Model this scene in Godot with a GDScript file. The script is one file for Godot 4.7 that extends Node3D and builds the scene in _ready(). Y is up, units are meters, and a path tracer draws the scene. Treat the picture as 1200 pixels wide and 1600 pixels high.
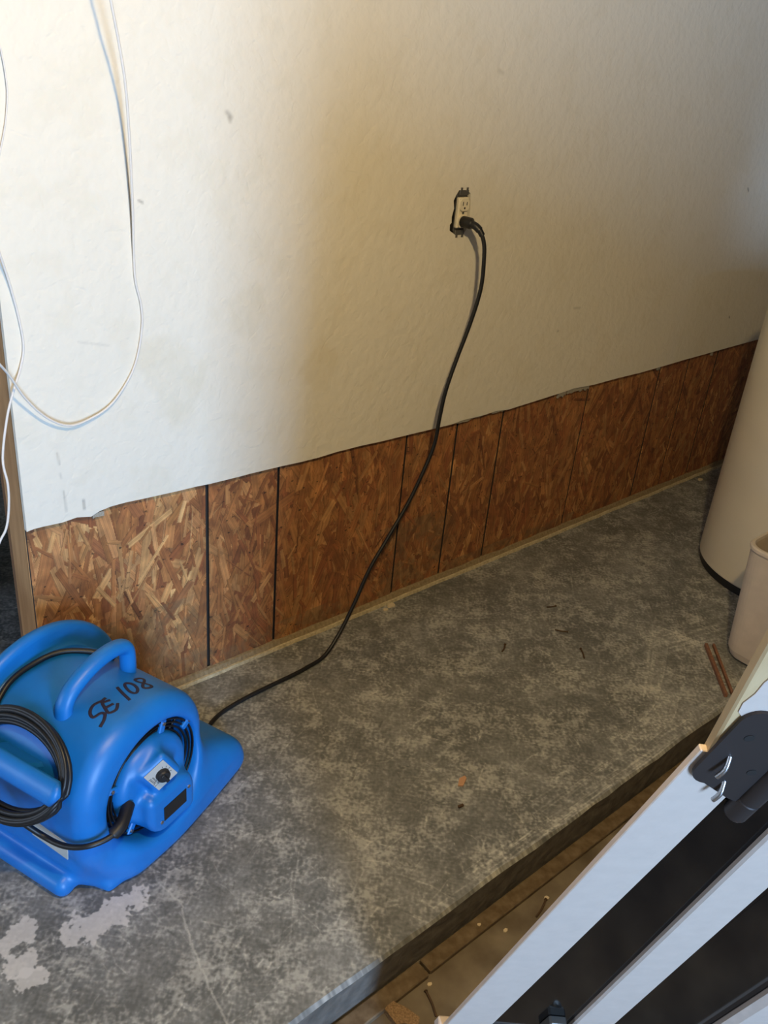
extends Node3D

const CAM := Vector3(0, 1.455, 1.59)
var taken := {}
var M := {}
var rng := RandomNumberGenerator.new()
# the blower stands on the slab: origin and turn of its own axes (x = towards its outlet, z = towards its inlet side)
const FAN_AT := Vector3(0.457, 0.0, 0.457)
const FAN_X := Vector3(0.944, 0, -0.330)
const FAN_Z := Vector3(0.330, 0, 0.944)

# ---------------------------------------------------------------- helpers
func numbered(called: String) -> String:
	var k: int = taken.get(called, 0)
	taken[called] = k + 1
	return called if k == 0 else "%s_%03d" % [called, k]

func begin() -> SurfaceTool:
	var st := SurfaceTool.new()
	st.begin(Mesh.PRIMITIVE_TRIANGLES)
	return st

func tri(st: SurfaceTool, p: Array, n: Array, uv: Array = []) -> void:
	var g: Vector3 = (p[1] - p[0]).cross(p[2] - p[0])
	var order := [0, 1, 2]
	if g.dot(n[0] + n[1] + n[2]) > 0.0:
		order = [0, 2, 1]
	for i in order:
		st.set_normal(n[i])
		st.set_uv(uv[i] if uv.size() else Vector2.ZERO)
		st.add_vertex(p[i])

func quad(st: SurfaceTool, a: Vector3, b: Vector3, c: Vector3, d: Vector3, n: Vector3, uv: Array = []) -> void:
	tri(st, [a, b, c], [n, n, n], [uv[0], uv[1], uv[2]] if uv.size() else [])
	tri(st, [a, c, d], [n, n, n], [uv[0], uv[2], uv[3]] if uv.size() else [])

func obj(called: String, st: SurfaceTool, m: Material, parent: Node = self) -> MeshInstance3D:
	var o := MeshInstance3D.new()
	o.mesh = st.commit()
	o.name = numbered(called) if parent == self else called
	o.material_override = m
	parent.add_child(o, true)
	return o

func tag(o: Node, label: String, category: String, group := "", kind := "") -> void:
	o.set_meta("label", label)
	if category: o.set_meta("category", category)
	if group: o.set_meta("group", group)
	if kind: o.set_meta("kind", kind)

func thing(called: String, label: String, category: String, at := Vector3.ZERO, group := "", kind := "") -> Node3D:
	var o := Node3D.new()
	o.name = numbered(called)
	add_child(o)
	o.position = at
	tag(o, label, category, group, kind)
	return o

# a box with chamfered edges, in a frame of three axes
func bar(st: SurfaceTool, at: Vector3, ax: Vector3, ay: Vector3, az: Vector3, h: Vector3, r: float) -> void:
	var ctr := at
	var corner := func(s: Vector3, k: int) -> Vector3:
		var e := Vector3(h.x - r, h.y - r, h.z - r)
		e[k] += r
		return ctr + ax * s.x * e.x + ay * s.y * e.y + az * s.z * e.z
	var axes := [ax, ay, az]
	for k in 3:
		var u := (k + 1) % 3
		var v := (k + 2) % 3
		for sg in [-1.0, 1.0]:
			var pts := []
			for q in [[-1, -1], [1, -1], [1, 1], [-1, 1]]:
				var s := Vector3.ZERO
				s[k] = sg; s[u] = q[0]; s[v] = q[1]
				pts.append(corner.call(s, k))
			quad(st, pts[0], pts[1], pts[2], pts[3], axes[k] * sg)
		# edges along axis k
		for q in [[-1, -1], [1, -1], [1, 1], [-1, 1]]:
			var s0 := Vector3.ZERO
			s0[k] = -1.0; s0[u] = q[0]; s0[v] = q[1]
			var s1 := s0
			s1[k] = 1.0
			var n: Vector3 = (axes[u] * q[0] + axes[v] * q[1]).normalized()
			quad(st, corner.call(s0, u), corner.call(s1, u), corner.call(s1, v), corner.call(s0, v), n)
	for x in [-1.0, 1.0]:
		for y in [-1.0, 1.0]:
			for z in [-1.0, 1.0]:
				var s := Vector3(x, y, z)
				var n = (ax * x + ay * y + az * z).normalized()
				tri(st, [corner.call(s, 0), corner.call(s, 1), corner.call(s, 2)], [n, n, n])

func box(st: SurfaceTool, lo: Vector3, hi: Vector3, r := 0.002) -> void:
	bar(st, (lo + hi) / 2, Vector3.RIGHT, Vector3.UP, Vector3.BACK, (hi - lo) / 2, r)

# smooth curve through points
func curve(pts: Array, steps := 6) -> PackedVector3Array:
	var out := PackedVector3Array()
	for i in pts.size() - 1:
		var a: Vector3 = pts[max(i - 1, 0)]
		var b: Vector3 = pts[i]
		var c: Vector3 = pts[i + 1]
		var d: Vector3 = pts[min(i + 2, pts.size() - 1)]
		for k in steps:
			out.append(b.cubic_interpolate(c, a, d, float(k) / steps))
	out.append(pts[pts.size() - 1])
	return out

# a tube swept along points; ry squeezes its second radius
func tube(st: SurfaceTool, path: PackedVector3Array, r: float, sides := 8, side_hint := Vector3.UP, ry := -1.0, ends := true) -> void:
	var rings := []
	var norms := []
	var n0 := side_hint
	for i in path.size():
		var t := (path[min(i + 1, path.size() - 1)] - path[max(i - 1, 0)]).normalized()
		n0 = (n0 - t * n0.dot(t))
		if n0.length() < 0.01:
			n0 = Vector3(0.3, 0.7, 0.6) - t * Vector3(0.3, 0.7, 0.6).dot(t)
		n0 = n0.normalized()
		var b := t.cross(n0)
		var ring := []
		var nr := []
		for k in sides:
			var a := TAU * k / sides
			ring.append(path[i] + n0 * cos(a) * r + b * sin(a) * (r if ry < 0 else ry))
			nr.append((n0 * cos(a) / r + b * sin(a) / (r if ry < 0 else ry)).normalized())
		rings.append(ring)
		norms.append(nr)
	for i in path.size() - 1:
		for k in sides:
			var j := (k + 1) % sides
			tri(st, [rings[i][k], rings[i + 1][k], rings[i + 1][j]], [norms[i][k], norms[i + 1][k], norms[i + 1][j]])
			tri(st, [rings[i][k], rings[i + 1][j], rings[i][j]], [norms[i][k], norms[i + 1][j], norms[i][j]])
	if ends:
		for e in [0, path.size() - 1]:
			var t := (path[0] - path[1]).normalized() if e == 0 else (path[e] - path[e - 1]).normalized()
			var cap: Vector3 = path[e] + t * r * 0.6
			for k in sides:
				var j := (k + 1) % sides
				tri(st, [rings[e][k], rings[e][j], cap], [norms[e][k], norms[e][j], t])

# turned profile: points are (radius, height) along axis ay
func lathe(st: SurfaceTool, at: Vector3, ax: Vector3, ay: Vector3, az: Vector3, prof: Array, sides := 32, a0 := 0.0, a1 := TAU) -> void:
	for i in prof.size() - 1:
		var p: Vector2 = prof[i]
		var q: Vector2 = prof[i + 1]
		var d := (q - p)
		if d.length() < 1e-6: continue
		var pn := Vector2(d.y, -d.x).normalized()
		for k in sides:
			var u := a0 + (a1 - a0) * k / sides
			var v := a0 + (a1 - a0) * (k + 1) / sides
			var du := ax * cos(u) + az * sin(u)
			var dv := ax * cos(v) + az * sin(v)
			var nu := du * pn.x + ay * pn.y
			var nv := dv * pn.x + ay * pn.y
			var a := at + du * p.x + ay * p.y
			var b := at + dv * p.x + ay * p.y
			var c := at + dv * q.x + ay * q.y
			var e := at + du * q.x + ay * q.y
			if p.x > 1e-6: tri(st, [a, b, c], [nu, nv, nv])
			if q.x > 1e-6: tri(st, [a, c, e], [nu, nv, nu])
			elif p.x > 1e-6: pass

# a polygon in the plane (ax, ay) at "at", pushed out by depth along az
func prism(st: SurfaceTool, poly: PackedVector2Array, at: Vector3, ax: Vector3, ay: Vector3, az: Vector3, depth: float, uvs := Vector2(1, 1), uvo := Vector2.ZERO, back := true) -> void:
	var idx := Geometry2D.triangulate_polygon(poly)
	var P := func(v: Vector2, d: float) -> Vector3: return at + ax * v.x + ay * v.y + az * d
	var T := func(v: Vector2) -> Vector2: return Vector2((v.x - uvo.x) * uvs.x, (v.y - uvo.y) * uvs.y)
	for i in range(0, idx.size(), 3):
		var a := poly[idx[i]]
		var b := poly[idx[i + 1]]
		var c := poly[idx[i + 2]]
		tri(st, [P.call(a, depth), P.call(b, depth), P.call(c, depth)], [az, az, az], [T.call(a), T.call(b), T.call(c)])
		if back: tri(st, [P.call(a, 0.0), P.call(b, 0.0), P.call(c, 0.0)], [-az, -az, -az], [T.call(a), T.call(b), T.call(c)])
	var turn := 1.0 if Geometry2D.is_polygon_clockwise(poly) else -1.0
	for i in poly.size():
		var a := poly[i]
		var b := poly[(i + 1) % poly.size()]
		var d := (b - a).normalized()
		var n: Vector3 = (ax * -d.y + ay * d.x) * turn
		quad(st, P.call(a, 0.0), P.call(b, 0.0), P.call(b, depth), P.call(a, depth), n, [T.call(a), T.call(b), T.call(b), T.call(a)])

# surface nets over a distance field
func nets(f: Callable, lo: Vector3, hi: Vector3, cell: float) -> SurfaceTool:
	var nx := int(ceil((hi.x - lo.x) / cell)) + 1
	var ny := int(ceil((hi.y - lo.y) / cell)) + 1
	var nz := int(ceil((hi.z - lo.z) / cell)) + 1
	var val := PackedFloat32Array()
	val.resize(nx * ny * nz)
	var i := 0
	for z in nz:
		for y in ny:
			for x in nx:
				val[i] = f.call(lo + Vector3(x, y, z) * cell)
				i += 1
	var vert := {}
	var pos := PackedVector3Array()
	var nor := PackedVector3Array()
	var sxy := nx * ny
	for z in nz - 1:
		for y in ny - 1:
			for x in nx - 1:
				var b := z * sxy + y * nx + x
				var mask := 0
				for k in 8:
					if val[b + (k & 1) + ((k >> 1) & 1) * nx + (k >> 2) * sxy] < 0.0:
						mask |= 1 << k
				if mask == 0 or mask == 255: continue
				var s := Vector3.ZERO
				var c := 0
				for e in [[0, 1], [2, 3], [4, 5], [6, 7], [0, 2], [1, 3], [4, 6], [5, 7], [0, 4], [1, 5], [2, 6], [3, 7]]:
					var k0: int = e[0]
					var k1: int = e[1]
					if ((mask >> k0) & 1) == ((mask >> k1) & 1): continue
					var v0 := val[b + (k0 & 1) + ((k0 >> 1) & 1) * nx + (k0 >> 2) * sxy]
					var v1 := val[b + (k1 & 1) + ((k1 >> 1) & 1) * nx + (k1 >> 2) * sxy]
					var t := v0 / (v0 - v1)
					s += Vector3(k0 & 1, (k0 >> 1) & 1, k0 >> 2).lerp(Vector3(k1 & 1, (k1 >> 1) & 1, k1 >> 2), t)
					c += 1
				var p := lo + (Vector3(x, y, z) + s / c) * cell
				var h := 0.0015
				var d: float = f.call(p)
				var g := Vector3(f.call(p + Vector3(h, 0, 0)) - d, f.call(p + Vector3(0, h, 0)) - d, f.call(p + Vector3(0, 0, h)) - d).normalized()
				vert[b] = pos.size()
				pos.append(p - g * d * 0.8)
				nor.append(g)
	var st := begin()
	for b in vert:
		var x: int = b % nx
		var y: int = (b / nx) % ny
		var z: int = b / sxy
		for k in 3:
			var step: int = [1, nx, sxy][k]
			var u: int = [nx, sxy, 1][k]
			var v: int = [sxy, 1, nx][k]
			if [[y, z], [z, x], [x, y]][k].has(0): continue
			if (val[b] < 0.0) == (val[b + step] < 0.0): continue
			if not (vert.has(b - u) and vert.has(b - v) and vert.has(b - u - v)): continue
			var q := [vert[b], vert[b - u], vert[b - u - v], vert[b - v]]
			tri(st, [pos[q[0]], pos[q[1]], pos[q[2]]], [nor[q[0]], nor[q[1]], nor[q[2]]])
			tri(st, [pos[q[0]], pos[q[2]], pos[q[3]]], [nor[q[0]], nor[q[2]], nor[q[3]]])
	return st

func smin(a: float, b: float, k: float) -> float:
	var h := maxf(k - absf(a - b), 0.0) / k
	return minf(a, b) - h * h * k * 0.25

func smax(a: float, b: float, k: float) -> float:
	return -smin(-a, -b, k)

func rbox(p: Vector3, lo: Vector3, hi: Vector3, r: float) -> float:
	var q := (p - (lo + hi) * 0.5).abs() - (hi - lo) * 0.5 + Vector3(r, r, r)
	return Vector3(maxf(q.x, 0), maxf(q.y, 0), maxf(q.z, 0)).length() + minf(maxf(q.x, maxf(q.y, q.z)), 0.0) - r

func rcyl(p: Vector3, c: Vector2, R: float, z0: float, z1: float, r: float) -> float:
	var q := Vector2(Vector2(p.x - c.x, p.y - c.y).length() - R + r, absf(p.z - (z0 + z1) / 2) - (z1 - z0) / 2 + r)
	return Vector2(maxf(q.x, 0), maxf(q.y, 0)).length() + minf(maxf(q.x, q.y), 0.0) - r

func rrect(p: Vector3, c: Vector2, h: Vector2, rr: float, z0: float, z1: float, r: float) -> float:
	var q := Vector2(absf(p.x - c.x), absf(p.y - c.y)) - h + Vector2(rr, rr)
	var d := Vector2(maxf(q.x, 0), maxf(q.y, 0)).length() + minf(maxf(q.x, q.y), 0.0) - rr
	var e := Vector2(d + r, absf(p.z - (z0 + z1) / 2) - (z1 - z0) / 2 + r)
	return Vector2(maxf(e.x, 0), maxf(e.y, 0)).length() + minf(maxf(e.x, e.y), 0.0) - r

func housing_field(p: Vector3) -> float:
	var drum := rrect(p, Vector2(0.106, 0.184), Vector2(0.162, 0.174), 0.135, -0.275, 0.010, 0.036)
	# base, swelling outwards under the inlet
	var swell := 0.033 - 0.033 * pow((p.x - 0.15) / 0.25, 2.0) - (0.0 if p.x > 0.06 else 7.0 * pow(0.06 - p.x, 2.0))
	var base := rbox(Vector3(p.x, p.y, p.z - (swell if p.z > -0.1 else 0.0) * clampf((p.z + 0.1) / 0.1, 0, 1)), Vector3(-0.035, 0.004, -0.27), Vector3(0.40, 0.095, 0.0), 0.03)
	var snout := rbox(p, Vector3(0.12, 0.004, -0.265), Vector3(0.412, 0.26, 0.004), 0.032)
	var slope := (p.x - 0.26) * 0.555 + (p.y - 0.165) * 0.832
	snout = smax(snout, slope, 0.05)
	base = smax(base, slope + 0.005, 0.04)
	var d := smin(drum, base, 0.05)
	d = smin(d, snout, 0.035)
	# far end flange
	d = smin(d, rcyl(p, Vector2(0.115, 0.19), 0.212, -0.305, -0.278, 0.013), 0.03)
	# foot bar along the rear and a small foot near the inlet side
	d = smin(d, rbox(p, Vector3(-0.072, 0.0, -0.27), Vector3(-0.032, 0.045, -0.05), 0.0195), 0.02)
	d = smin(d, rbox(p, Vector3(-0.012, 0.0, -0.03), Vector3(0.02, 0.03, 0.006), 0.012), 0.015)
	# inlet recess
	d = smax(d, -rcyl(p, Vector2(0.122, 0.19), 0.119, -0.055, 0.1, 0.006), 0.02)
	# outlet mouth
	d = smax(d, -rbox(p, Vector3(0.3, 0.015, -0.25), Vector3(0.5, 0.06, -0.02), 0.01), 0.006)
	return maxf(d, -p.y)

const LABEL_A := Vector3(0.79, 0.52, 0.32)
const LABEL_B := Vector3(0.48, -0.86, 0.19)
const LABEL_AT := Vector3(0.101, 0.234, 0.040)
func cover_field(p: Vector3) -> float:
	var d := rcyl(p, Vector2(0.116, 0.195), 0.09, -0.05, 0.014, 0.02)
	var block := rbox(p, Vector3(0.066, 0.088, -0.03), Vector3(0.192, 0.19, 0.045), 0.016)
	block = smax(block, (p.x - 0.155) * 0.75 + (p.y - 0.19) * 0.66 - 0.012, 0.02)
	block = smax(block, (0.085 - p.x) * 0.75 + (0.105 - p.y) * 0.66 - 0.006, 0.02)
	d = smin(d, block, 0.02)
	# tilted pad that carries the speed label
	var ax := LABEL_A.normalized()
	var ay := -LABEL_B.normalized()
	var v := p - LABEL_AT
	var q := Vector3(v.dot(ax), v.dot(ay), v.dot(ax.cross(ay)))
	d = smin(d, rbox(q, Vector3(-0.030, -0.034, -0.08), Vector3(0.032, 0.034, 0.0), 0.010), 0.018)
	return maxf(d, -p.z - 0.05)

# ---------------------------------------------------------------- materials
func mat(called: String, c: Color, rough := 0.7, metal := 0.0) -> StandardMaterial3D:
	var m := StandardMaterial3D.new()
	m.resource_name = called
	m.albedo_color = c
	m.roughness = rough
	m.metallic = metal
	M[called] = m
	return m

func noise(freq: float, sd: int, oct := 4, type := FastNoiseLite.TYPE_SIMPLEX_SMOOTH) -> FastNoiseLite:
	var n := FastNoiseLite.new()
	n.noise_type = type
	n.seed = sd
	n.frequency = freq
	n.fractal_octaves = oct
	return n

func noise_tex(freq: float, sd: int, a: Color, b: Color, size := 512, oct := 5) -> NoiseTexture2D:
	var t := NoiseTexture2D.new()
	t.width = size
	t.height = size
	t.seamless = true
	t.noise = noise(freq, sd, oct)
	var g := Gradient.new()
	g.set_color(0, a)
	g.set_color(1, b)
	t.color_ramp = g
	return t

func grainy(m: StandardMaterial3D, freq: float, sd: int, a: Color, b: Color, scale: float, bump := 0.0) -> StandardMaterial3D:
	m.albedo_texture = noise_tex(freq, sd, a, b)
	m.uv1_triplanar = true
	m.uv1_world_triplanar = true
	m.uv1_scale = Vector3.ONE * scale
	if bump > 0.0:
		var t := NoiseTexture2D.new()
		t.width = 512
		t.height = 512
		t.seamless = true
		t.noise = noise(freq, sd + 7, 4)
		m.heightmap_enabled = true
		m.heightmap_texture = t
		m.heightmap_scale = bump
	return m

func put_stroke(a: PackedFloat32Array, w: int, h: int, p0: Vector2, p1: Vector2, r: float, amp: float) -> void:
	var lo := Vector2(minf(p0.x, p1.x), minf(p0.y, p1.y)) - Vector2(r, r)
	var hi := Vector2(maxf(p0.x, p1.x), maxf(p0.y, p1.y)) + Vector2(r, r)
	var d := p1 - p0
	var l2 := maxf(d.length_squared(), 1e-6)
	for y in range(maxi(int(lo.y), 0), mini(int(hi.y) + 1, h)):
		for x in range(maxi(int(lo.x), 0), mini(int(hi.x) + 1, w)):
			var q := Vector2(x, y) - p0
			var t := clampf(q.dot(d) / l2, 0.0, 1.0)
			var e := (q - d * t).length() / r
			if e < 1.0:
				a[y * w + x] = a[y * w + x] + amp * (1.0 - e)

# oriented strand board: long flat strands of many tones, each laid over the last
func strand_board() -> ImageTexture:
	var w := 2048
	var h := 420
	var px := 680.0
	var data := PackedByteArray()
	data.resize(w * h * 3)
	var tones := [Color8(176, 122, 70), Color8(160, 104, 58), Color8(143, 87, 48), Color8(190, 142, 88), Color8(128, 72, 40), Color8(166, 112, 62), Color8(152, 96, 54)]
	for i in w * h:
		data[i * 3] = 140; data[i * 3 + 1] = 88; data[i * 3 + 2] = 48
	for s in 5200:
		var cx := rng.randf() * w
		var cy := rng.randf() * (h + 40) - 20
		var pale := cx / px < 0.42 and rng.randf() < 0.5
		var late := s > 4300
		var L := rng.randf_range(16, 58) * (0.6 if late else 1.0)
		var W := rng.randf_range(2.0, 9.0) * (0.5 if late else 1.0)
		var ang := PI / 2 + rng.randfn(0.0, 0.42)
		var c: Color = tones[rng.randi() % tones.size()]
		var pick := rng.randf()
		if pale: c = c.lerp(Color8(214, 172, 116), rng.randf_range(0.05, 0.6))
		elif pick < 0.05: c = Color8(86, 44, 26)
		elif pick < 0.10: c = Color8(204, 158, 100)
		elif pick < 0.2: c = Color8(120, 62, 36)
		if not pale: c = c.lerp(Color8(150, 100, 58), 0.55)
		c = c * rng.randf_range(0.9, 1.08)
		var ca := cos(ang)
		var sa := sin(ang)
		var skew := rng.randf_range(-0.6, 0.6)
		var ext := int(L + W + 2)
		for y in range(maxi(int(cy) - ext, 0), mini(int(cy) + ext, h)):
			for x in range(int(cx) - ext, int(cx) + ext):
				var dx := x - cx
				var dy := y - cy
				var v := -dx * sa + dy * ca
				if absf(v) > W: continue
				var u := dx * ca + dy * sa
				if absf(u + v * skew) > L: continue
				var k := (y * w + posmod(x, w)) * 3
				var g := 1.0 + 0.06 * sin(v * 2.4 + s) + 0.05 * sin(v * 0.9 + s * 0.7)
				if v > W - 1.0: g *= 0.78
				data[k] = clampi(int(c.r8 * g), 0, 255)
				data[k + 1] = clampi(int(c.g8 * g), 0, 255)
				data[k + 2] = clampi(int(c.b8 * g), 0, 255)
	for q in 900:
		var cx := rng.randi() % w
		var cy := rng.randi() % h
		for yy in range(cy, mini(cy + 1 + rng.randi() % 3, h)):
			for xx in range(cx, mini(cx + 1 + rng.randi() % 5, w)):
				var k := (yy * w + xx) * 3
				for e in 3: data[k + e] = int(data[k + e] * 0.5)
	# water marks: greyish blots near the floor and one patch behind the cord
	var blot := noise(0.012, 41, 4).get_image(w, h).get_data()
	var dots := noise(0.05, 42, 3).get_image(w, h).get_data()
	for y in h:
		for x in w:
			var X := x / px
			var near := 0.0
			for q in [[0.27, 330, 0.20, 90], [1.13, 350, 0.2, 110], [0.62, 400, 0.5, 40], [1.6, 405, 0.6, 30]]:
				var e := Vector2((X - q[0]) / q[2], (y - q[1]) / q[3]).length()
				near = maxf(near, 1.0 - e)
			if near <= 0.0: continue
			var m := clampf((blot[y * w + x] / 255.0 * 0.7 + dots[y * w + x] / 255.0 * 0.5 - 0.42) * 4.0, 0.0, 1.0) * clampf(near * 2.2, 0, 1) * 0.5
			var k := (y * w + x) * 3
			data[k] = int(lerpf(data[k], 112, m))
			data[k + 1] = int(lerpf(data[k + 1], 92, m))
			data[k + 2] = int(lerpf(data[k + 2], 66, m))
	var mottle := noise(0.03, 43, 4).get_image(w, h).get_data()
	for i in w * h:
		var g := 0.86 + mottle[i] / 255.0 * 0.28
		for e in 3: data[i * 3 + e] = clampi(int(data[i * 3 + e] * g), 0, 255)
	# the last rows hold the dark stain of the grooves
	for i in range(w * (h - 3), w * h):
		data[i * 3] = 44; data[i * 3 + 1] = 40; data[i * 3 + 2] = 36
	return ImageTexture.create_from_image(Image.create_from_data(w, h, false, Image.FORMAT_RGB8, data))

# slab surface: x 0.2 .. 3.5 m, z 0 .. 0.9 m
const SLAB_PX := 620.0
func sp(x: float, z: float) -> Vector2:
	return Vector2((x - 0.2) * SLAB_PX, z * SLAB_PX)

func concrete() -> ImageTexture:
	var w := 2048
	var h := 560
	var n1 := noise(0.006, 3, 5).get_image(w, h).get_data()
	var n2 := noise(0.03, 4, 4).get_image(w, h).get_data()
	var n3 := noise(0.33, 5, 2, FastNoiseLite.TYPE_VALUE_CUBIC).get_image(w, h).get_data()
	var n4 := noise(0.011, 6, 5).get_image(w, h).get_data()
	var dust := PackedFloat32Array()
	dust.resize(w * h)
	# short sweeping wipes in the dust
	for s in 3600:
		var c := Vector2(rng.randf() * w, rng.randf() * h)
		var here := n4[int(c.y) * w + int(c.x)]
		if here < 105 and rng.randf() < 0.75: continue
		var a := n1[int(c.y) * w + int(c.x)] / 255.0 * 7.0 + rng.randfn(0.0, 0.3)
		var len := rng.randf_range(3, 20) if rng.randf() < 0.9 else rng.randf_range(20, 60)
		var mid := c + Vector2.from_angle(a) * len
		var amp := rng.randf_range(0.12, 0.42)
		put_stroke(dust, w, h, c, mid, rng.randf_range(0.7, 1.9), amp)
		put_stroke(dust, w, h, mid, mid + Vector2.from_angle(a + rng.randf_range(-0.6, 0.6)) * len, rng.randf_range(0.7, 1.7), amp * 0.8)
	# darker scuffs
	for s in 1500:
		var c := Vector2(rng.randf() * w, rng.randf() * h)
		var a := rng.randf() * TAU
		put_stroke(dust, w, h, c, c + Vector2.from_angle(a) * rng.randf_range(2, 16), rng.randf_range(0.8, 2.4), -rng.randf_range(0.1, 0.5))
	# trowel streaks along the front edge
	for s in 150:
		var x := rng.randf_range(0.9, 2.0)
		var z := 0.88 - absf(rng.randfn(0.0, 0.035))
		put_stroke(dust, w, h, sp(x, z), sp(x + rng.randf_range(0.05, 0.2), z + rng.randf_range(-0.006, 0.006)), rng.randf_range(0.8, 1.8), rng.randf_range(0.1, 0.35))
	# combed sweeps of dust left of the loose strips of wood
	for set_ in [[[2.084, 0.55], [1.954, 0.627], [1.796, 0.723], [2.096, 0.615], [1.965, 0.687], [1.837, 0.751], 17], [[1.90, 0.775], [1.80, 0.82], [1.68, 0.832], [1.865, 0.735], [1.74, 0.762], [1.60, 0.762], 20], [[2.08, 0.52], [2.11, 0.62], [2.14, 0.74], [2.12, 0.515], [2.15, 0.61], [2.18, 0.73], 10]]:
		for k in set_[6]:
			var t: float = k / float(set_[6] - 1)
			var pts := []
			for e in 3: pts.append(Vector3(lerpf(set_[e][0], set_[e + 3][0], t), 0, lerpf(set_[e][1], set_[e + 3][1], t)))
			var amp := rng.randf_range(0.15, 0.6)
			var run := curve(pts, 8)
			for e in run.size() - 1:
				put_stroke(dust, w, h, sp(run[e].x, run[e].z), sp(run[e + 1].x, run[e + 1].z), rng.randf_range(0.8, 2.0), amp * rng.randf_range(0.5, 1.1))
	for s in 30:
		var z := 0.62 + rng.randf_range(-0.05, 0.05)
		put_stroke(dust, w, h, sp(2.0 + rng.randf() * 0.1, z - 0.02), sp(2.5 - rng.randf() * 0.2, z + 0.06), rng.randf_range(1.0, 4.0), rng.randf_range(0.06, 0.16))
	# scattered pale specks
	for s in 900:
		var c := Vector2(rng.randf() * w, rng.randf() * h)
		put_stroke(dust, w, h, c, c + Vector2(rng.randf_range(-2, 2), rng.randf_range(-2, 2)), rng.randf_range(0.8, 1.6), rng.randf_range(0.2, 0.8))
	# scratch
	put_stroke(dust, w, h, sp(1.235, 0.49), sp(1.275, 0.56), 1.3, 0.7)
	var crack := PackedFloat32Array()
	crack.resize(w * h)
	var cp := [Vector2(0.535, 0.50), Vector2(0.545, 0.56), Vector2(0.53, 0.60), Vector2(0.515, 0.66), Vector2(0.50, 0.74), Vector2(0.49, 0.80), Vector2(0.49, 0.88)]
	for k in cp.size() - 1:
		var a: Vector2 = cp[k]
		var b: Vector2 = cp[k + 1]
		for j in 4:
			var o := Vector2(rng.randf_range(-0.004, 0.004), 0)
			put_stroke(crack, w, h, sp(a.lerp(b, j / 4.0).x, a.lerp(b, j / 4.0).y), sp(a.lerp(b, (j + 1) / 4.0).x + o.x, a.lerp(b, (j + 1) / 4.0).y), 1.5, 0.7)
	var data := PackedByteArray()
	data.resize(w * h * 3)
	var dark := Color8(93, 94, 91)
	var midc := Color8(140, 141, 138)
	var pale := Color8(206, 204, 194)
	var white := Color8(206, 203, 198)
	var patches := [[0.42, 0.50, 0.10, 0.035], [0.285, 0.45, 0.05, 0.028], [0.27, 0.50, 0.035, 0.03], [0.265, 0.545, 0.03, 0.025]]
	for y in h:
		for x in w:
			var i := y * w + x
			var a := n1[i] / 255.0
			var b := n2[i] / 255.0
			var f := n3[i] / 255.0
			var t := clampf((a - 0.5) * 0.8 + (b - 0.5) * 0.7 + (f - 0.5) * 1.1 + 0.5 + minf(dust[i], 0.0), 0.0, 1.0)
			var c := dark.lerp(midc, t)
			var dd := clampf((n4[i] / 255.0 - 0.5) * 0.8 + (f - 0.5) * 0.8 + (b - 0.5) * 0.6 + 0.02, 0.0, 0.4) + maxf(dust[i], 0.0) * (0.3 + f)
			c = c.lerp(pale, clampf(dd, 0.0, 0.8))
			c = c.lerp(pale, clampf(crack[i], 0.0, 0.4))
			var X := x / SLAB_PX + 0.2
			if X < 0.6:
				var Z := y / SLAB_PX
				for q in patches:
					var e := 1.0 - Vector2((X - q[0]) / q[2], (Z - q[1]) / q[3]).length() + (b - 0.5) * 1.5 + (f - 0.5) * 0.6
					if e > 0.12: c = c.lerp(white, clampf((e - 0.12) * 6.0, 0.0, 0.8))
			data[i * 3] = c.r8; data[i * 3 + 1] = c.g8; data[i * 3 + 2] = c.b8
	return ImageTexture.create_from_image(Image.create_from_data(w, h, false, Image.FORMAT_RGB8, data))

# plaster skin of the wall: x 0.5 .. 3.7 m, y 0.5 .. 2.5 m
func plaster_height() -> ImageTexture:
	var w := 2048
	var h := 1280
	var n1 := noise(0.045, 21, 4).get_image(w, h).get_data()
	var rid := noise(0.022, 22, 3)
	rid.fractal_type = FastNoiseLite.FRACTAL_RIDGED
	var n2 := rid.get_image(w, h).get_data()
	var data := PackedByteArray()
	data.resize(w * h)
	for i in w * h:
		var edge := clampf((n2[i] - 205) * 3, 0, 255)
		data[i] = clampi(int(110 + (n1[i] - 128) * 0.45 - edge * 0.28), 0, 255)
	return ImageTexture.create_from_image(Image.create_from_data(w, h, false, Image.FORMAT_L8, data))

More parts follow.
